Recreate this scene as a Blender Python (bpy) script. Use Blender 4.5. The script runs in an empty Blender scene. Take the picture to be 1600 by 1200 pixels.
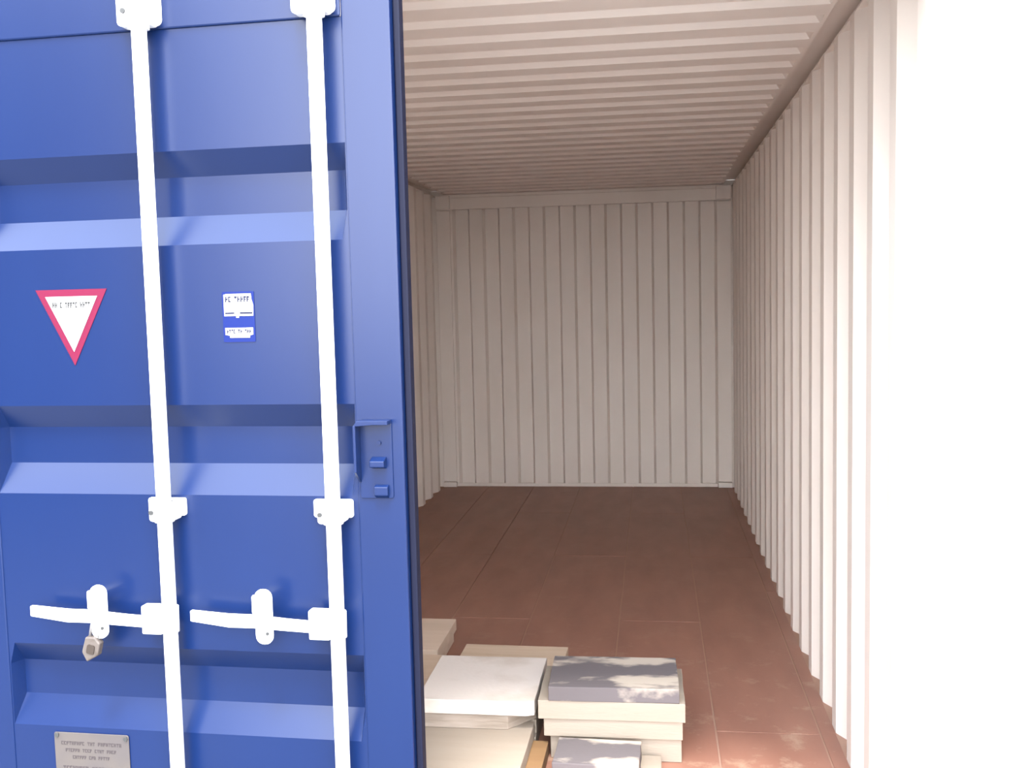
import bpy, bmesh, math, random
from mathutils import Matrix, Vector

sc = bpy.context.scene
C = sc.collection
random.seed(4)

# ------------------------------------------------------------------ camera
CAM = Vector((0.5608, -2.2111, 1.5272))
YAW, PIT, ROL, FPX = 0.1406, 0.083, -0.0236, 1572.43
fw = Vector((-math.sin(YAW)*math.cos(PIT), math.cos(YAW)*math.cos(PIT), -math.sin(PIT)))
rt = Vector((math.cos(YAW), math.sin(YAW), 0)); up = rt.cross(fw)
cr, sr = math.cos(ROL), math.sin(ROL)
rt, up = rt*cr + up*sr, up*cr - rt*sr
cd = bpy.data.cameras.new('camera'); cam = bpy.data.objects.new('camera', cd); C.objects.link(cam)
cd.sensor_width = 36; cd.lens = FPX/1600*36; cd.clip_start = .01; cd.clip_end = 500
m = Matrix((rt, up, -fw)).transposed().to_4x4(); m.translation = CAM
cam.matrix_world = m; sc.camera = cam

# ------------------------------------------------------------------ sky, sun, exposure
SKY, SUN, EXPO = 1.0, .75, 3.65
SUN_AZ, SUN_EL, SUN_ANG = 6, 67, 12
w = bpy.data.worlds.new('sky'); sc.world = w; w.use_nodes = True
nt = w.node_tree; bg = nt.nodes['Background']
# hazy sky: pale towards the horizon, with the broad bright haze that surrounds the sun
tc = nt.nodes.new('ShaderNodeTexCoord'); sx = nt.nodes.new('ShaderNodeSeparateXYZ'); rp = nt.nodes.new('ShaderNodeValToRGB')
nt.links.new(tc.outputs['Generated'], sx.inputs[0]); nt.links.new(sx.outputs['Z'], rp.inputs[0])
rp.color_ramp.elements[0].color = (1.5, 1.5, 1.5, 1); rp.color_ramp.elements[0].position = 0
rp.color_ramp.elements[1].color = (.60, .67, .78, 1); rp.color_ramp.elements[1].position = .75
a, e = math.radians(SUN_AZ), math.radians(SUN_EL)
SUN_DIR = Vector((math.cos(e)*math.sin(a), -math.cos(e)*math.cos(a), math.sin(e)))
dt = nt.nodes.new('ShaderNodeVectorMath'); dt.operation = 'DOT_PRODUCT'; dt.inputs[1].default_value = SUN_DIR
nt.links.new(tc.outputs['Generated'], dt.inputs[0])
mr = nt.nodes.new('ShaderNodeMapRange'); mr.interpolation_type = 'SMOOTHSTEP'
mr.inputs['From Min'].default_value = .2; mr.inputs['From Max'].default_value = 1.1
mr.inputs['To Min'].default_value = .75; mr.inputs['To Max'].default_value = 1.4
nt.links.new(dt.outputs['Value'], mr.inputs['Value'])
ml = nt.nodes.new('ShaderNodeMath'); ml.operation = 'MULTIPLY'; ml.inputs[1].default_value = SKY
nt.links.new(mr.outputs['Result'], ml.inputs[0])
nt.links.new(rp.outputs[0], bg.inputs[0]); nt.links.new(ml.outputs[0], bg.inputs[1])
sd = bpy.data.lights.new('sun', 'SUN'); sd.energy = SUN; sd.angle = math.radians(SUN_ANG); sd.color = (1, .96, .9)
so = bpy.data.objects.new('sun', sd); C.objects.link(so)
so.rotation_euler = SUN_DIR.to_track_quat('Z', 'Y').to_euler()
so.location = (1, -6, 8)
vs = sc.view_settings
sc.display_settings.display_device = 'sRGB'
vs.view_transform = 'Standard'; vs.look = 'None'; vs.gamma = 1; vs.use_curve_mapping = False; vs.exposure = EXPO
sc.cycles.max_bounces = 16; sc.cycles.diffuse_bounces = 12

# ------------------------------------------------------------------ materials
def mat(name, col, rough=.5, metal=0, col2=None, scale=6, lo=.45, hi=.6, stretch=(1, 1, 1), bump=0, bscale=60, spec=.5, detail=6):
    M = bpy.data.materials.new(name); M.use_nodes = True
    n, l = M.node_tree.nodes, M.node_tree.links; b = n['Principled BSDF']
    b.inputs['Roughness'].default_value = rough; b.inputs['Metallic'].default_value = metal
    b.inputs['Specular IOR Level'].default_value = spec
    b.inputs['Base Color'].default_value = (*col, 1)
    t = n.new('ShaderNodeTexCoord'); mp = n.new('ShaderNodeMapping'); mp.inputs['Scale'].default_value = stretch
    l.new(t.outputs['Object'], mp.inputs[0])
    if col2:
        z = n.new('ShaderNodeTexNoise'); z.inputs['Scale'].default_value = scale; z.inputs['Detail'].default_value = detail
        l.new(mp.outputs[0], z.inputs[0]); r = n.new('ShaderNodeValToRGB')
        r.color_ramp.elements[0].position = lo; r.color_ramp.elements[1].position = hi
        r.color_ramp.elements[0].color = (*col, 1); r.color_ramp.elements[1].color = (*col2, 1)
        l.new(z.outputs[0], r.inputs[0]); l.new(r.outputs[0], b.inputs['Base Color'])
    if bump:
        z2 = n.new('ShaderNodeTexNoise'); z2.inputs['Scale'].default_value = bscale; l.new(mp.outputs[0], z2.inputs[0])
        bp = n.new('ShaderNodeBump'); bp.inputs['Strength'].default_value = bump; bp.inputs['Distance'].default_value = .004
        l.new(z2.outputs[0], bp.inputs['Height']); l.new(bp.outputs[0], b.inputs['Normal'])
    return M
M_BLUE = mat('blue_paint', (.0017, .0095, .050), .29, col2=(.0024, .0115, .056), scale=3, lo=.35, hi=.7, stretch=(1, 1, .3), bump=.03, bscale=14, spec=.34)
M_WHITE = mat('white_interior_paint', (.76, .705, .655), .5, col2=(.715, .655, .60), scale=2.2, lo=.4, hi=.75, stretch=(1, 1, .5))
M_ROD = mat('white_hardware_paint', (.80, .80, .79), .4, col2=(.62, .58, .54), scale=16, lo=.62, hi=.78)
M_RUBBER = mat('dark_seal_rubber', (.004, .005, .016), .6, spec=.15)
M_SEAL = mat('pale_seal_rubber', (.62, .61, .60), .6)
M_RED = mat('red_print', (.095, .003, .022), .5, spec=.2)
M_PAPER = mat('white_print', (.30, .29, .285), .45)
M_INK = mat('grey_ink', (.03, .03, .03), .7, spec=.1)
M_STICKB = mat('sticker_blue', (.0015, .009, .085), .4, spec=.2)
M_PALEPR = mat('pale_blue_print', (.012, .014, .035), .6, spec=.1)
M_PLATE = mat('dull_metal_plate', (.055, .046, .045), .5, col2=(.068, .056, .047), scale=9, lo=.4, hi=.7)
M_PINK = mat('plate_ink', (.028, .02, .022), .6)
M_BRASS = mat('tarnished_brass', (.075, .06, .052), .45, col2=(.035, .024, .017), scale=40, lo=.5, hi=.7)
M_RUST = mat('rusty_brown', (.022, .013, .008), .6)
M_STEEL = mat('shackle_steel', (.16, .15, .15), .35, metal=.2)
M_DARK = mat('dark_bolt_steel', (.03, .03, .03), .5)  # dark steel of bolts and rivets
M_GROUND = mat('yard_concrete', (.16, .155, .148), .9, col2=(.13, .127, .12), scale=.8, lo=.4, hi=.7, bump=.2, bscale=30)
M_FLOORB = mat('floor_bed', (.36, .22, .16), .9)

def floor_mat():
    M = mat('brown_floor_plywood', (.235, .108, .074), .5, col2=(.30, .145, .10), scale=5, lo=.3, hi=.75, stretch=(1.6, .5, 1), bump=.08, bscale=40)
    n, l = M.node_tree.nodes, M.node_tree.links; b = n['Principled BSDF']
    src = b.inputs['Base Color'].links[0].from_socket
    t = n.new('ShaderNodeTexCoord'); g = n.new('ShaderNodeNewGeometry')
    z = n.new('ShaderNodeTexNoise'); z.inputs['Scale'].default_value = 5.5; z.inputs['Detail'].default_value = 9; z.inputs['Roughness'].default_value = .7
    l.new(g.outputs['Position'], z.inputs[0])
    r = n.new('ShaderNodeValToRGB'); r.color_ramp.elements[0].position = .54; r.color_ramp.elements[1].position = .68
    l.new(z.outputs[0], r.inputs[0])
    mx = n.new('ShaderNodeMix'); mx.data_type = 'RGBA'
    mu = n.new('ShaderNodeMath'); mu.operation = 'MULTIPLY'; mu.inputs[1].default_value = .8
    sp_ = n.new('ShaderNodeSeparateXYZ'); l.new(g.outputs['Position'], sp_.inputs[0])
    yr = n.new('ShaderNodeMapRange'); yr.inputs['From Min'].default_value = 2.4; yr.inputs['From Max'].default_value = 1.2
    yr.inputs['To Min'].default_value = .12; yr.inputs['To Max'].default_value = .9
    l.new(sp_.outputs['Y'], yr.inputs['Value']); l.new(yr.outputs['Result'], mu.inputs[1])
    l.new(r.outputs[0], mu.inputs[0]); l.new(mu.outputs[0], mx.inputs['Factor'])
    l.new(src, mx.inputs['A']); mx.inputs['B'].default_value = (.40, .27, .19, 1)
    l.new(mx.outputs['Result'], b.inputs['Base Color'])
    return M
M_FLOOR = floor_mat()
M_CREAM = mat('cream_board', (.30, .25, .20), .75, col2=(.255, .21, .165), scale=3, lo=.35, hi=.75, stretch=(.6, 4, 4), bump=.15, bscale=50)
M_TAN = mat('tan_board', (.55, .43, .32), .75, col2=(.47, .36, .255), scale=4, lo=.35, hi=.75, stretch=(.6, 5, 5), bump=.15, bscale=50)
M_GREYB = mat('greyed_board', (.56, .505, .455), .8, col2=(.42, .355, .295), scale=4, lo=.5, hi=.72, stretch=(1, 1, 3), bump=.2, bscale=60)
M_STAIN = mat('stained_board', (.105, .09, .094), .8, col2=(.40, .345, .285), scale=5.5, lo=.52, hi=.60, stretch=(.7, 1.4, 1), bump=.2, bscale=60)
M_PALE = mat('lifted_cream_board', (.60, .485, .385), .75, col2=(.52, .41, .315), scale=3, lo=.35, hi=.75, stretch=(.6, 4, 4), bump=.15, bscale=50)  # cream lightened for the rear boards to offset light falloff deeper inside
M_WORN = mat('worn_board', (.33, .275, .23), .8, col2=(.20, .16, .125), scale=7, lo=.4, hi=.65, stretch=(.6, 1, 5), bump=.25, bscale=50)
M_ORANGE = mat('orange_board', (.22, .125, .055), .75, col2=(.18, .095, .04), scale=4, lo=.35, hi=.75, stretch=(.6, 5, 5))

# ------------------------------------------------------------------ helpers
def box(bm, x0, x1, y0, y1, z0, z1, mi=0):
    v = [bm.verts.new((x, y, z)) for z in (z0, z1) for y in (y0, y1) for x in (x0, x1)]
    fs = []
    for q in ((0, 2, 3, 1), (4, 5, 7, 6), (0, 1, 5, 4), (2, 6, 7, 3), (0, 4, 6, 2), (1, 3, 7, 5)):
        f = bm.faces.new([v[i] for i in q]); f.material_index = mi; fs.append(f)
    return fs
def prism(bm, pts, d0, d1, axis='y', mi=0):
    """pts: 2-D outline in the plane across axis, swept d0..d1"""
    def P(a, b, d): return (a, d, b) if axis == 'y' else ((d, a, b) if axis == 'x' else (a, b, d))
    A = [bm.verts.new(P(a, b, d0)) for a, b in pts]; B = [bm.verts.new(P(a, b, d1)) for a, b in pts]
    bm.faces.new(A).material_index = mi; bm.faces.new(B[::-1]).material_index = mi
    n = len(pts)
    for i in range(n): bm.faces.new((A[i], B[i], B[(i+1) % n], A[(i+1) % n])).material_index = mi
def tube(bm, path, r, seg=16, cap=True):
    rings = []
    for i, p in enumerate(path):
        p = Vector(p)
        d = (Vector(path[min(i+1, len(path)-1)]) - Vector(path[max(i-1, 0)])).normalized()
        u = d.cross(Vector((0, 1, 0)) if abs(d.y) < .9 else Vector((1, 0, 0))).normalized(); v = d.cross(u)
        rings.append([bm.verts.new(p + r*(math.cos(t)*u + math.sin(t)*v)) for t in [2*math.pi*k/seg for k in range(seg)]])
    for a, b in zip(rings, rings[1:]):
        for k in range(seg):
            f = bm.faces.new((a[k], a[(k+1) % seg], b[(k+1) % seg], b[k])); f.smooth = True
    if cap: bm.faces.new(rings[0][::-1]); bm.faces.new(rings[-1])
def rrect(x0, x1, z0, z1, r, corners='all', n=5):
    out = []
    for cx, cz, a0, k in ((x1-r, z1-r, 0, 'tr'), (x0+r, z1-r, 90, 'tl'), (x0+r, z0+r, 180, 'bl'), (x1-r, z0+r, 270, 'br')):
        if corners == 'all' or k in corners:
            out += [(cx + r*math.cos(math.radians(a0+90*i/n)), cz + r*math.sin(math.radians(a0+90*i/n))) for i in range(n+1)]
        else: out.append((x1 if 'r' in k else x0, z1 if 't' in k else z0))
    return out
def bev(bm, w, seg=2):
    bmesh.ops.remove_doubles(bm, verts=bm.verts, dist=1e-6)
    es = [e for e in bm.edges if len(e.link_faces) == 2 and e.calc_face_angle(0) > .6]
    if es: bmesh.ops.bevel(bm, geom=es, offset=w, segments=seg, affect='EDGES', profile=.5)
def obj(name, bm, mats, parent=None, bevel=0, fix=True):
    if bevel: bev(bm, bevel)
    if fix: bmesh.ops.recalc_face_normals(bm, faces=bm.faces)
    me = bpy.data.meshes.new(name); bm.to_mesh(me); bm.free()
    for m_ in (mats if isinstance(mats, (list, tuple)) else [mats]): me.materials.append(m_)
    o = bpy.data.objects.new(name, me); C.objects.link(o)
    if parent: o.parent = parent
    return o
def tag(o, label, cat=None, group=None, kind=None):
    o['label'] = label
    if cat: o['category'] = cat
    if group: o['group'] = group
    if kind: o['kind'] = kind
    return o
def empty(name, loc, rz=0):
    o = bpy.data.objects.new(name, None); C.objects.link(o); o.location = loc; o.rotation_euler = (0, 0, rz)
    o.empty_display_size = .1; return o
NB = bmesh.new

# ------------------------------------------------------------------ container shell
W, L, H = 1.175, 5.9, 2.39
GZ = -.17
def sheet(profile, put, t0, t1, th):
    """corrugated steel sheet: profile of (along, depth) points, swept t0..t1, 'th' thick; inner face material 0, outer 1"""
    bm = NB(); rows = []
    for off in (0, th):
        rows.append([[bm.verts.new(put(a_, d_+off, t)) for t in (t0, t1)] for a_, d_ in profile])
    for k, R_ in enumerate(rows):
        for p, q in zip(R_, R_[1:]):
            f = bm.faces.new((p[0], q[0], q[1], p[1])); f.material_index = k
    for j in (0, 1):
        for i in range(len(profile)-1):
            bm.faces.new((rows[0][i][j], rows[0][i+1][j], rows[1][i+1][j], rows[1][i][j]))
    for i in (0, -1): bm.faces.new((rows[0][i][0], rows[0][i][1], rows[1][i][1], rows[1][i][0]))
    return bm
def side_profile():
    P, F, S, D = .2725, .072, .068, .036
    pts = [(.08, 0), ]
    y = .29 - F - .2725 + P
    pts = [(.08, D)]
    k = 0
    y = .29 - F
    pts += [(.145, D)]
    while y + P < L - .1:
        pts += [(y, 0), (y+F, 0), (y+F+S, D), (y+P-S, D)]
        y += P
    pts += [(y, 0), (y+F, 0), (min(y+F+S, L), D), (L+.02, D)]
    out = [pts[0]]
    for p in pts[1:]:
        if p[0] > out[-1][0] + 1e-4: out.append(p)
    return out
sp = side_profile()
wr = obj('wall_right', sheet(sp, lambda a_, d_, t: (W+d_, a_, t), -.02, H-.012, .004), [M_WHITE, M_BLUE])
wl = obj('wall_left', sheet(sp, lambda a_, d_, t: (-W-d_, a_, t), -.02, H-.012, .004), [M_WHITE, M_BLUE])
tag(wr, 'white corrugated steel side wall on the sunlit right of the container', 'wall', kind='structure')
tag(wl, 'white corrugated steel side wall half hidden behind the blue door', 'wall', kind='structure')
# far end wall: narrow steep ribs
ep = [(-W-.045, 0)]; x = -1.045
while x < 1.06:
    ep += [(x, 0), (x+.018, .042), (x+.018+.105, .042), (x+.036+.105, 0)]; x += .246
ep = [p for p in ep if p[0] < 1.08] + [(W+.045, 0)]
we = obj('wall_back', sheet(ep, lambda a_, d_, t: (a_, L+d_, t), -.02, H+.03, .004), [M_WHITE, M_BLUE])
tag(we, 'white corrugated steel end wall at the far end of the container', 'wall', kind='structure')
# roof sheet, ribs pressed upward, flat rim along both sides
bm = NB(); rows = []
cols = [-W-.06, -W-.05, -1.118, -1.114, -1.10, -1.085, 1.085, 1.10, 1.114, 1.118, W+.05, W+.06]
ry = [(.0, 0), (.06, 0)]; y = .9955 - .209*4
while y < L - .05:
    ry += [(y-.104, 0), (y-.0905, .02), (y-.0135, .02), (y, 0)]; y += .209
ry += [(L+.05, 0)]
ry = [p for i, p in enumerate(ry) if i == 0 or p[0] > ry[i-1][0]]
for off in (0, .004):
    rows.append([[bm.verts.new((cx, yy, H + off + (dz if 4 < j < 7 else (-.0 if j in (0, 11) else (.032 if j < 3 or j > 8 else 0))))) for j, cx in enumerate(cols)] for yy, dz in ry])
for k, R_ in enumerate(rows):
    for p, q in zip(R_, R_[1:]):
        for j in range(11):
            f = bm.faces.new((p[j], p[j+1], q[j+1], q[j])); f.material_index = k
ce = obj('ceiling', bm, [M_WHITE, M_BLUE])
tag(ce, 'white corrugated steel roof with ribs running across the container', 'ceiling', kind='structure')
# floor bed and its plywood sheets, each a piece of its own with an open joint
bm = NB(); box(bm, -W-.04, W+.04, .02, L+.04, -.06, -.0045)
fl = tag(obj('floor', bm, M_FLOORB), 'brown plywood floor of the container with dusty patches', 'floor', kind='structure')
xs = [-W-.0, -.795, -.42, -.04, .385, .762, 1.12, W]
for i in range(7):
    ys = [.03, 1.28, 3.68, L] if i % 2 == 1 else [.03, 2.48, 4.88, L]
    if i == 6: ys = [.03, 3.0, L]
    for y0, y1 in zip(ys, ys[1:]):
        bm = NB(); box(bm, xs[i]+.003, xs[i+1]-.003, y0+.002, y1-.002, -.0043, -random.random()*.0012)
        obj('floor_panel', bm, M_FLOOR, fl, bevel=.0008)
# rails, posts and corner pieces
tn = [0]
def trim(bm, mats, label, bevel=.004):
    tn[0] += 1
    return tag(obj('trim_%d' % tn[0], bm, mats, bevel=bevel), label, 'trim', kind='structure')
bm = NB(); box(bm, -W+.005, W-.005, L-.028, L-.001, 2.268, 2.362); box(bm, -1.10, 1.10, L-.010, L-.001, 2.34, H-.001)
trim(bm, M_WHITE, 'white steel top rail across the far end wall')
bm = NB(); box(bm, -W+.002, -1.062, L-.02, L-.0005, .045, 2.262)
trim(bm, M_WHITE, 'white far corner post beside the shaded left wall')
bm = NB(); box(bm, 1.062, W-.002, L-.02, L-.0005, .045, 2.262)
trim(bm, M_WHITE, 'white far corner post beside the right wall')
for s, n in ((-1, 'left'), (1, 'right')):
    bm = NB(); a0, a1 = sorted((s*1.055, s*(W-.004)))
    box(bm, a0, a1, L-.06, L-.03, 2.272, 2.378)
    trim(bm, M_WHITE, 'small pale corner block at the upper %s of the end wall' % n)
    bm = NB(); a0, a1 = sorted((s*1.06, s*(W-.004)))
    box(bm, a0, a1, L-.05, L-.001, .001, .04)
    trim(bm, M_WHITE, 'small white foot plate at the lower %s of the end wall' % n)
bm = NB(); box(bm, -1.058, 1.058, L-.012, L-.0005, .001, .028)
trim(bm, M_WHITE, 'low white sill strip where end wall meets the floor', .002)
for s, n in ((-1, 'shaded left'), (1, 'right')):
    bm = NB()
    for xa, xb, za, zb in ((W+.002, W+.062, H-.017, H-.011), (W+.0415, W+.062, H-.011, H+.040)):
        a0, a1 = sorted((s*xa, s*xb)); box(bm, a0, a1, .135, L+.05, za, zb)
    trim(bm, M_WHITE, 'white steel top rail along the %s wall under the roof' % n, 0)
# front frame
def two_tone(bm, test):
    bm.normal_update()
    bmesh.ops.recalc_face_normals(bm, faces=bm.faces)
    for f in bm.faces: f.material_index = 1 if test(f) else 0
for s, n in ((-1, 'left'), (1, 'right')):
    bm = NB(); a0, a1 = sorted((s*(W+.002), s*(W+.085)))
    box(bm, a0, a1, -.0, .13, GZ, 2.44)
    two_tone(bm, lambda f: f.normal.x*s < -.5)
    trim(bm, [M_BLUE, M_WHITE], 'blue front corner post at the %s side of the doorway' % n)
bm = NB(); box(bm, -W, W, .055, .13, 2.30, 2.44); two_tone(bm, lambda f: f.normal.y > .5 or f.normal.z < -.5)
trim(bm, [M_BLUE, M_WHITE], 'steel header rail above the container doorway')
bm = NB(); box(bm, -W, W, .03, .13, GZ, -.062)
trim(bm, M_BLUE, 'blue steel sill under the container doorway')
bm = NB(); box(bm, -30, 30, -40, 30, GZ-.1, GZ)
tag(obj('ground', bm, M_GROUND), 'grey concrete yard in front of the container', 'ground', kind='structure')

# unseen dark containers, added behind the viewer to darken the door's left reflection
def added_dark_container(z0, label):
    x0, x1, y0, y1, hh = -10.06, -4.0, -7.6, -5.16, 2.59
    prof = [(x0+.1, 0)]; x = x0+.15
    while x < x1-.3:
        prof += [(x, .0), (x+.07, .0), (x+.138, -.036), (x+.208, -.036), (x+.276, 0)]; x += .2761
    prof += [(x1-.1, 0)]
    bm = NB(); A = [(bm.verts.new((a_, y1-.02+d_, z0+.15)), bm.verts.new((a_, y1-.02+d_, z0+hh-.1))) for a_, d_ in prof]
    for p, q in zip(A, A[1:]): bm.faces.new((p[0], q[0], q[1], p[1]))
    box(bm, x0+.02, x1-.02, y0+.02, y1-.09, z0+.05, z0+hh-.03)
    for xa in (x0, x1-.12):
        for ya in (y0, y1-.12): box(bm, xa, xa+.12, ya, ya+.12, z0, z0+hh)
    for za in (z0, z0+hh-.12):
        for ya in (y0, y1-.1): box(bm, x0+.12, x1-.12, ya, ya+.1, za, za+.12)
        for xa in (x0, x1-.1): box(bm, xa, xa+.1, y0+.12, y1-.12, za, za+.12)
    tag(obj('added_dark_container', bm, M_ADDED), label, 'container', kind='structure')
M_ADDED = mat('added_container_paint', (.035, .035, .04), .6)
added_dark_container(GZ, 'added unseen dark container on the ground, for the door to reflect')
added_dark_container(GZ+2.592, 'added unseen dark container stacked on top, for the door to reflect')

# ------------------------------------------------------------------ doors
DW, DH, FR = 1.14, 2.275, .115       # leaf, local x from the hinge side
def leaf(name, loc, rz, label, mirror=1):
    root = empty(name, loc, rz)
    tag(root, label, 'door', kind='structure')
    X = lambda s: mirror*s
    # local y: +y is towards the inside of the container, outer face at y = 0
    zz = [-.01 + FR, .507, .575, .661, .714, 1.088, 1.158, 1.246, 1.301, 1.672, 1.740, 1.830, 1.886, 2.158]
    dd = [0, 0, .034, .034, 0, 0, .034, .034, 0, 0, .034, .034, 0, 0]
    x0, x1 = .115, DW-.112
    cs = [(x0-.004, 0), (x0+.002, 0), (x0+.016, 1), (x1-.014, 1), (x1-.001, 0), (x1+.004, 0)]
    bm = NB(); rws = []
    for off in (0, .006):
        rws.append([[bm.verts.new((X(cx), off + d*k, z)) for cx, k in cs] for z, d in zip(zz, dd)])
    for mi, R_ in enumerate(rws):
        for p, q in zip(R_, R_[1:]):
            for j in range(5):
                f = bm.faces.new((p[j], p[j+1], q[j+1], q[j])); f.material_index = mi
    obj('panel', bm, [M_BLUE, M_WHITE], root)
    def member(nm, a0, a1, z0, z1, y0, y1=.05):
        bm = NB(); a0, a1 = sorted((X(a0), X(a1))); box(bm, a0, a1, y0, y1, z0, z1)
        bev(bm, .004); two_tone(bm, lambda f: f.normal.y > .6 or (abs(f.normal.x) > .6 and .05 < abs(f.calc_center_median().x) < DW-.05) and f.calc_center_median().y > .012)
        return obj(nm, bm, [M_BLUE, M_WHITE], root, fix=False)
    member('stile', -.012, x0, -.012, DH, -.003)
    member('stile', x1, DW, -.012, DH, -.003)
    member('rail', x0+.0005, x1-.0005, 2.158, DH, -.0055)
    member('rail', x0+.0005, x1-.0005, -.012, FR-.01, -.0055)
    return root, X
ANG = .0269
door, X1 = leaf('door_1', (-1.14, .0193, 0), -ANG, 'blue closed container door with two white locking rods')
def gasket(root, X, m, x_in):
    bm = NB()
    a0, a1 = sorted((X(DW+.0005), X(DW+.016))); box(bm, a0, a1, .018, .05, -.01, DH)
    obj('seal_strip', bm, m, root, bevel=.003)
gasket(door, X1, M_RUBBER, 0)
d2, X2 = leaf('door_2', (1.215, -.012, 0), math.radians(99), 'open right container door with white inner face', -1)

def D(s, o, z): return (s+1.14, -o, z)       # s: position measured from the middle of the doorway, o: outward
def dbox(bm, s0, s1, o0, o1, z0, z1, mi=0): box(bm, s0+1.14, s1+1.14, -o1, -o0, z0, z1, mi)
def dprism(bm, pts, o0, o1): prism(bm, [(a_+1.14, b_) for a_, b_ in pts], -o1, -o0, 'y')
RO = .046
for rs in (-.567, -.157):
    which = 'further from the doorway' if rs < -.4 else 'beside the doorway'
    bm = NB(); tube(bm, [D(rs, RO, .0), D(rs, RO, 2.29)], .0168, 20)
    rod = obj('lock_rod', bm, M_ROD, door); tag(rod, 'white locking rod ' + which)
    # handle hub clamped on the rod, then the flat bent handle bar
    bm = NB(); dbox(bm, rs-.064, rs-.014, .034, .062, .768, .836); obj('handle_hub', bm, M_ROD, rod, bevel=.004)
    bm = NB(); tube(bm, [D(rs, RO, .772), D(rs, RO, .832)], .021, 20); obj('hub_sleeve', bm, M_ROD, rod)
    bm = NB()
    up_ = [(-.055, .808), (-.12, .812), (-.20, .819), (-.26, .8195), (-.354, .826)]
    dn_ = [(-.354, .801), (-.26, .789), (-.20, .789), (-.12, .785), (-.055, .782)]
    dprism(bm, [(rs+a_, b_) for a_, b_ in up_+dn_], .044, .056); obj('handle', bm, M_ROD, rod, bevel=.002)
    bm = NB(); tube(bm, [D(rs-.04, .060, .800), D(rs-.04, .068, .800)], .010, 12); obj('pivot_rivet', bm, M_ROD, rod)
    # handle catch on the door skin
    cx = rs-.168
    bm = NB(); dprism(bm, rrect(cx-.021, cx+.020, .756, .884, .019), .059, .067); ct = obj('handle_catch', bm, M_ROD, door, bevel=.0015)
    for zb, zt, hh in ((.822, .834, .026), (.748, .764, .014)):       # slanted posts that carry the catch plate
        bm = NB(); dbox(bm, cx-.017, cx+.006, .0, .0595, zt, zt+hh)
        for v in bm.verts:
            if v.co.y > -.01: v.co.x -= .034; v.co.z -= zt-zb
        obj('catch_post', bm, M_ROD, ct, bevel=.002)
    bm = NB(); dprism(bm, rrect(cx-.026, cx+.014, .826, .872, .006), .0665, .0705); obj('latch_flap', bm, M_ROD, ct, bevel=.001)
    bm = NB(); tube(bm, [D(cx+.008, .066, .782), D(cx+.008, .070, .782)], .004, 10); obj('flap_rivet', bm, M_DARK, ct)
    # middle rod guide
    bm = NB(); dprism(bm, rrect(rs-.060, rs+.034, 1.040, 1.082, .006), 0, .010)
    gd = obj('rod_guide', bm, M_ROD, door, bevel=.002)
    bm = NB(); dprism(bm, rrect(rs-.036, rs+.024, 1.034, 1.080, .008), .010, .050)
    tube(bm, [D(rs, RO, 1.034), D(rs, RO, 1.080)], .0225, 20); obj('guide_saddle', bm, M_ROD, gd)
    bm = NB(); tube(bm, [D(rs-.030, .05, 1.055), D(rs-.030, .0545, 1.055)], .0055, 10); obj('guide_bolt', bm, M_DARK, gd)
    # top rod guide
    bm = NB(); dprism(bm, rrect(rs-.060, rs+.036, 2.164, 2.272, .014, ('bl', 'br')), .004, .018)
    gd = obj('rod_guide', bm, M_ROD, door, bevel=.003)
    bm = NB(); dprism(bm, rrect(rs-.052, rs+.034, 2.158, 2.262, .012), .018, .046)
    tube(bm, [D(rs, RO, 2.150), D(rs, RO, 2.262)], .0235, 20); obj('guide_saddle', bm, M_ROD, gd)
    bm = NB(); tube(bm, [D(rs-.036, .046, 2.192), D(rs-.036, .050, 2.192)], .006, 10); obj('guide_bolt', bm, M_DARK, gd)

# seal box on the closing stile
bm = NB(); dprism(bm, rrect(-.104, -.026, 1.085, 1.262, .006), .003, .007)
lb = tag(obj('lock_box', bm, M_BLUE, door, bevel=.0015), 'blue half lock box with open side')
bm = NB(); dprism(bm, [(-.106, 1.254), (-.098, 1.266), (-.026, 1.266), (-.026, 1.257), (-.06, 1.257), (-.098, 1.254)], .007, .040); obj('hood', bm, M_BLUE, lb, bevel=.001)
bm = NB(); prism(bm, [(-.007, 1.256), (-.042, 1.256), (-.042, 1.150), (-.007, 1.122)], 1.14-.106, 1.14-.100, 'x'); obj('cheek', bm, M_BLUE, lb, bevel=.001)
bm = NB(); prism(bm, [(-.007, 1.182), (-.030, 1.174), (-.030, 1.160), (-.007, 1.154)], 1.14-.074, 1.14-.040, 'x'); obj('lug', bm, M_BLUE, lb, bevel=.002)
bm = NB(); prism(bm, [(-.007, 1.118), (-.020, 1.114), (-.020, 1.094), (-.007, 1.086)], 1.14-.068, 1.14-.036, 'x'); obj('lug', bm, M_BLUE, lb, bevel=.002)
bm = NB(); tube(bm, [D(-.056, .006, 1.213), D(-.056, .012, 1.213)], .005, 10); obj('bolt', bm, M_BLUE, lb)

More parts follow.
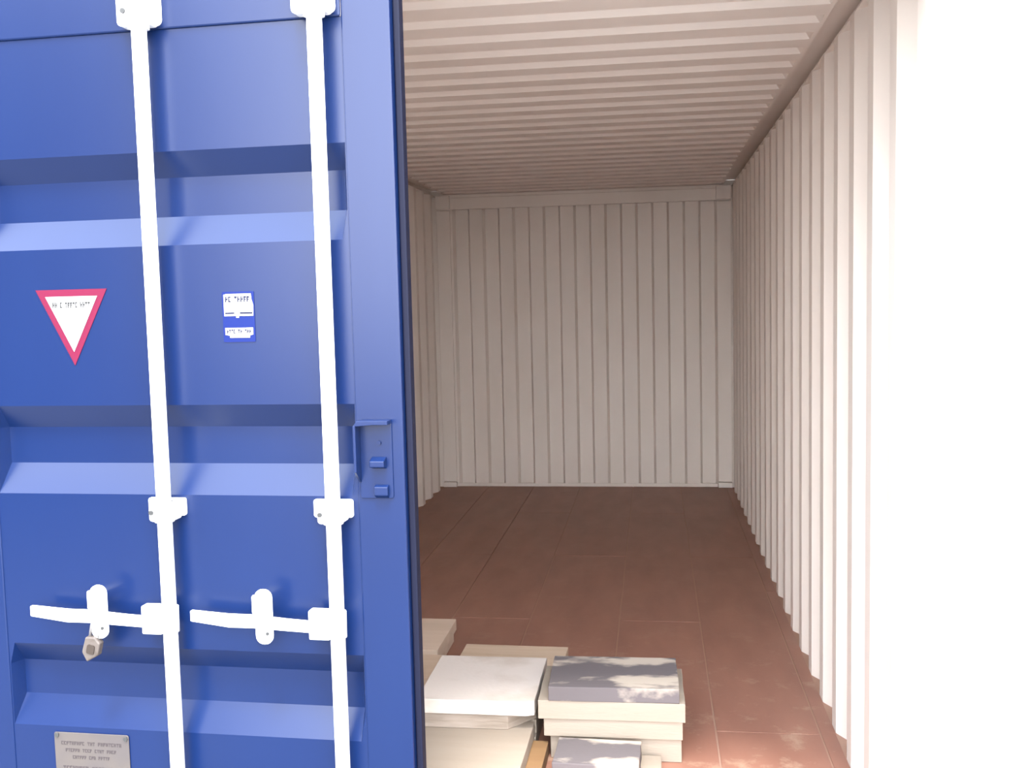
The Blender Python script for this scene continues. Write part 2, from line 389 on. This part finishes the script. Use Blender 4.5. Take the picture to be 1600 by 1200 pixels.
# stickers and the data plate
def tri(cx, ct, half, h, k):
    c = ct - h/3
    return [(cx-half*k, c+(h/3)*k), (cx, c-(2*h/3)*k), (cx+half*k, c+(h/3)*k)]
bm = NB(); dprism(bm, tri(-.800, 1.577, .092, .180, 1), .0006, .0016)
st = tag(obj('warning_sticker', bm, M_RED, door), 'white triangle sticker with red border, point down')
bm = NB(); dprism(bm, tri(-.800, 1.577, .092, .180, .73), .0017, .0024); obj('sticker_face', bm, M_PAPER, st)
def glyphs(words, s0, s1, z0, z1, o, m_, parent, seed, name='lettering'):
    """row of small illegible characters: 'words' gives the number of characters per word"""
    rnd = random.Random(seed); n = sum(words)+len(words)-1; cw = (s1-s0)/n; s = s0; bm = NB()
    for wd in words:
        for _ in range(wd):
            h = (z1-z0); kind = rnd.randrange(4); t = cw*.32
            if kind != 3: dbox(bm, s, s+t, o, o+.0004, z0, z1)
            if kind == 0: dbox(bm, s+t, s+cw*.8, o, o+.0004, z1-h*.30, z1); dbox(bm, s+t, s+cw*.7, o, o+.0004, z0+h*.38, z0+h*.58)
            elif kind == 1: dbox(bm, s+cw*.58, s+cw*.78, o, o+.0004, z0, z1); dbox(bm, s+t, s+cw*.58, o, o+.0004, z0+h*.4, z0+h*.6)
            elif kind == 2: dbox(bm, s+t, s+cw*.78, o, o+.0004, z0, z0+h*.22); dbox(bm, s+t, s+cw*.78, o, o+.0004, z1-h*.22, z1)
            else: dbox(bm, s, s+cw*.8, o, o+.0004, z1-h*.30, z1); dbox(bm, s+cw*.3, s+cw*.5, o, o+.0004, z0, z1-h*.30)
            s += cw
        s += cw
    return obj(name, bm, m_, parent)
glyphs((2, 1, 5, 4), -.849, -.751, 1.534, 1.547, .0025, M_INK, st, 3)
# blue sticker with white emblem
bm = NB(); dprism(bm, rrect(-.421, -.343, 1.446, 1.562, .003), .0006, .0014)
sb = tag(obj('blue_sticker', bm, M_STICKB, door), 'small blue sticker with white emblem and lettering')
def patch(pts, m_, o=.0015, name='emblem', par=None):
    bm = NB(); dprism(bm, pts, o, o+.0006); return obj(name, bm, m_, par or sb)
patch([(-.417, 1.506), (-.417, 1.555), (-.410, 1.557), (-.350, 1.557), (-.349, 1.544), (-.345, 1.530), (-.346, 1.506), (-.381, 1.506), (-.381, 1.502), (-.388, 1.502), (-.388, 1.506)], M_PAPER)
glyphs((2, 5), -.413, -.353, 1.538, 1.551, .0022, M_PALEPR, sb, 8)
patch([(-.414, 1.511), (-.414, 1.5145), (-.392, 1.5145), (-.392, 1.511)], M_PALEPR, .0022)
patch([(-.378, 1.511), (-.378, 1.5145), (-.348, 1.5145), (-.348, 1.511)], M_PALEPR, .0022)
patch([(-.416, 1.463), (-.416, 1.479), (-.348, 1.479), (-.348, 1.463), (-.356, 1.461), (-.356, 1.456), (-.405, 1.456), (-.405, 1.461)], M_PAPER)
glyphs((4, 2, 3), -.412, -.352, 1.466, 1.475, .0022, M_PALEPR, sb, 21)
# approval plate
bm = NB(); dprism(bm, rrect(-.915, -.716, .245, .493, .006), .0008, .0035)
pl = tag(obj('data_plate', bm, M_PLATE, door, bevel=.0008), 'dull riveted metal data plate low on the door')
glyphs((9, 3, 9), -.897, -.735, .462, .471, .0036, M_PINK, pl, 5)
glyphs((6, 4, 4, 4), -.886, -.750, .4445, .453, .0036, M_PINK, pl, 6)
glyphs((6, 3, 5), -.868, -.768, .427, .4355, .0036, M_PINK, pl, 7)
glyphs((8, 6), -.895, -.765, .399, .4085, .0036, M_PINK, pl, 9)
glyphs((10, 7), -.897, -.745, .375, .384, .0036, M_PINK, pl, 10)
for px, pz in ((-.907, .486), (-.724, .484), (-.907, .253), (-.724, .253)):
    bm = NB(); tube(bm, [D(px, .003, pz), D(px, .0065, pz)], .0055, 10); obj('rivet', bm, M_DARK, pl)

# ------------------------------------------------------------------ padlock hanging from the handle catch
dm = Matrix.Translation((-1.14, .0193, 0)) @ Matrix.Rotation(-ANG, 4, 'Z')
pk = empty('padlock', dm @ Vector(D(-.765, .064, .700)), -ANG)
tag(pk, 'small tarnished padlock hanging by the left handle of the blue door', 'padlock')
tilt = Matrix.Rotation(math.radians(14), 4, 'Y')
bm = NB(); prism(bm, [(-.004, 0), (.020, .022), (.020, .052), (.004, .064), (-.019, .058), (-.021, .020)], -.010, .010, 'y')
bmesh.ops.transform(bm, matrix=tilt, verts=bm.verts); obj('lock_body', bm, M_BRASS, pk, bevel=.003)
bm = NB(); prism(bm, rrect(-.009, .010, .022, .044, .004), -.0125, -.0095, 'y')
bmesh.ops.transform(bm, matrix=tilt, verts=bm.verts); obj('keyhole_plate', bm, M_RUST, pk)
pts = [(-.012, .052), (-.013, .088)] + [(-.013+.011*(1-math.cos(t)), .088+.013*math.sin(t)) for t in [math.pi*k/8 for k in range(1, 8)]] + [(.009, .088), (.010, .056)]
bm = NB(); tube(bm, [(a_, 0, b_) for a_, b_ in pts], .0035, 10)
bmesh.ops.transform(bm, matrix=tilt, verts=bm.verts); obj('shackle', bm, M_STEEL, pk)

# ------------------------------------------------------------------ boards lying on the floor
def board(x0, x1, y0, y1, z0, z1, m_, label, rot=0, chip=None, group='boards stacked on the container floor'):
    bm = NB(); cx, cy = (x0+x1)/2, (y0+y1)/2; a_, b_ = (x1-x0)/2, (y1-y0)/2
    out = [(-a_, -b_), (a_, -b_), (a_, b_), (-a_, b_)]
    if chip: out[1:2] = [(a_-chip[0], -b_), (a_, -b_+chip[1])]
    # subdivide the outline a little so that the edges run uneven
    rnd = random.Random(int((x0*71+y0*37+z0*911)*1000)); o2 = []
    for i, p in enumerate(out):
        q = out[(i+1) % len(out)]; o2.append(p)
        for t in (.25, .5, .75):
            j = .0028*(rnd.random()-.5); dx, dy = q[0]-p[0], q[1]-p[1]; ln = math.hypot(dx, dy)
            o2.append((p[0]+dx*t - dy/ln*j, p[1]+dy*t + dx/ln*j))
    prism(bm, o2, 0, z1-z0-.0006, 'z')
    o = obj('board', bm, m_, bevel=.0022); o.location = (cx, cy, z0+.0004); o.rotation_euler = (0, 0, math.radians(rot))
    tag(o, label, 'board', group); return o
# stack on the right
board(.200, .628, 1.000, 1.290, .206, .255, M_STAIN, 'dark stained board on top of the right-hand stack', 1.2)
board(.166, .648, 1.002, 1.320, .142, .206, M_CREAM, 'pale board just under the dark stained top board', .6)
board(.184, .640, 1.010, 1.320, .080, .142, M_CREAM, 'pale board third from the top of the right-hand stack', .3)
board(.205, .637, 1.022, 1.320, .0, .080, M_CREAM, 'pale bottom board of the right-hand stack', 0)
board(.235, .504, .790, .975, .032, .092, M_STAIN, 'small dark stained board in front of the right-hand stack', -2)
board(.226, .570, .770, 1.000, .0, .032, M_CREAM, 'pale board under the small dark board in front', 0)
# stack in the middle
board(-.244, .155, .995, 1.412, .150, .200, M_GREYB, 'large greyed square board on top of the middle stack', 0, (.03, .012))
board(-.250, .148, 1.000, 1.408, .100, .150, M_WORN, 'worn board with chipped corner under the large greyed board', .5, (.085, .10))
board(-.268, .143, .660, 1.075, .050, .100, M_CREAM, 'wide cream board jutting out in front of the middle stack', -1)
board(-.225, .150, 1.090, 1.405, .050, .100, M_CREAM, 'cream board hidden beneath the worn boards of the middle stack', 0)
board(-.160, .196, .640, 1.040, .0, .050, M_ORANGE, 'orange-brown board at the bottom of the middle stack', 0)
board(-.220, .150, 1.060, 1.405, .0, .050, M_CREAM, 'lowest rear board of the middle stack, mostly hidden', 0)
# behind
board(-.232, .195, 1.428, 1.820, .050, .100, M_TAN, 'tan board lying just behind the large greyed board', -1.2)
board(-.220, .185, 1.430, 1.800, .0, .050, M_CREAM, 'board beneath the tan board behind the middle stack', 0)
# left, beside the door
board(-.745, -.335, 1.740, 2.146, .050, .100, M_PALE, 'rearmost pale board beside the edge of the blue door', 0)
board(-.735, -.345, 1.745, 2.130, .0, .050, M_PALE, 'board beneath the rearmost pale board by the door', 0)
board(-.715, -.290, 1.300, 1.715, .040, .090, M_TAN, 'tan board left of the large greyed board', 0)
board(-.705, -.300, 1.310, 1.705, .0, .040, M_CREAM, 'board beneath the tan board left of the stack', 0)
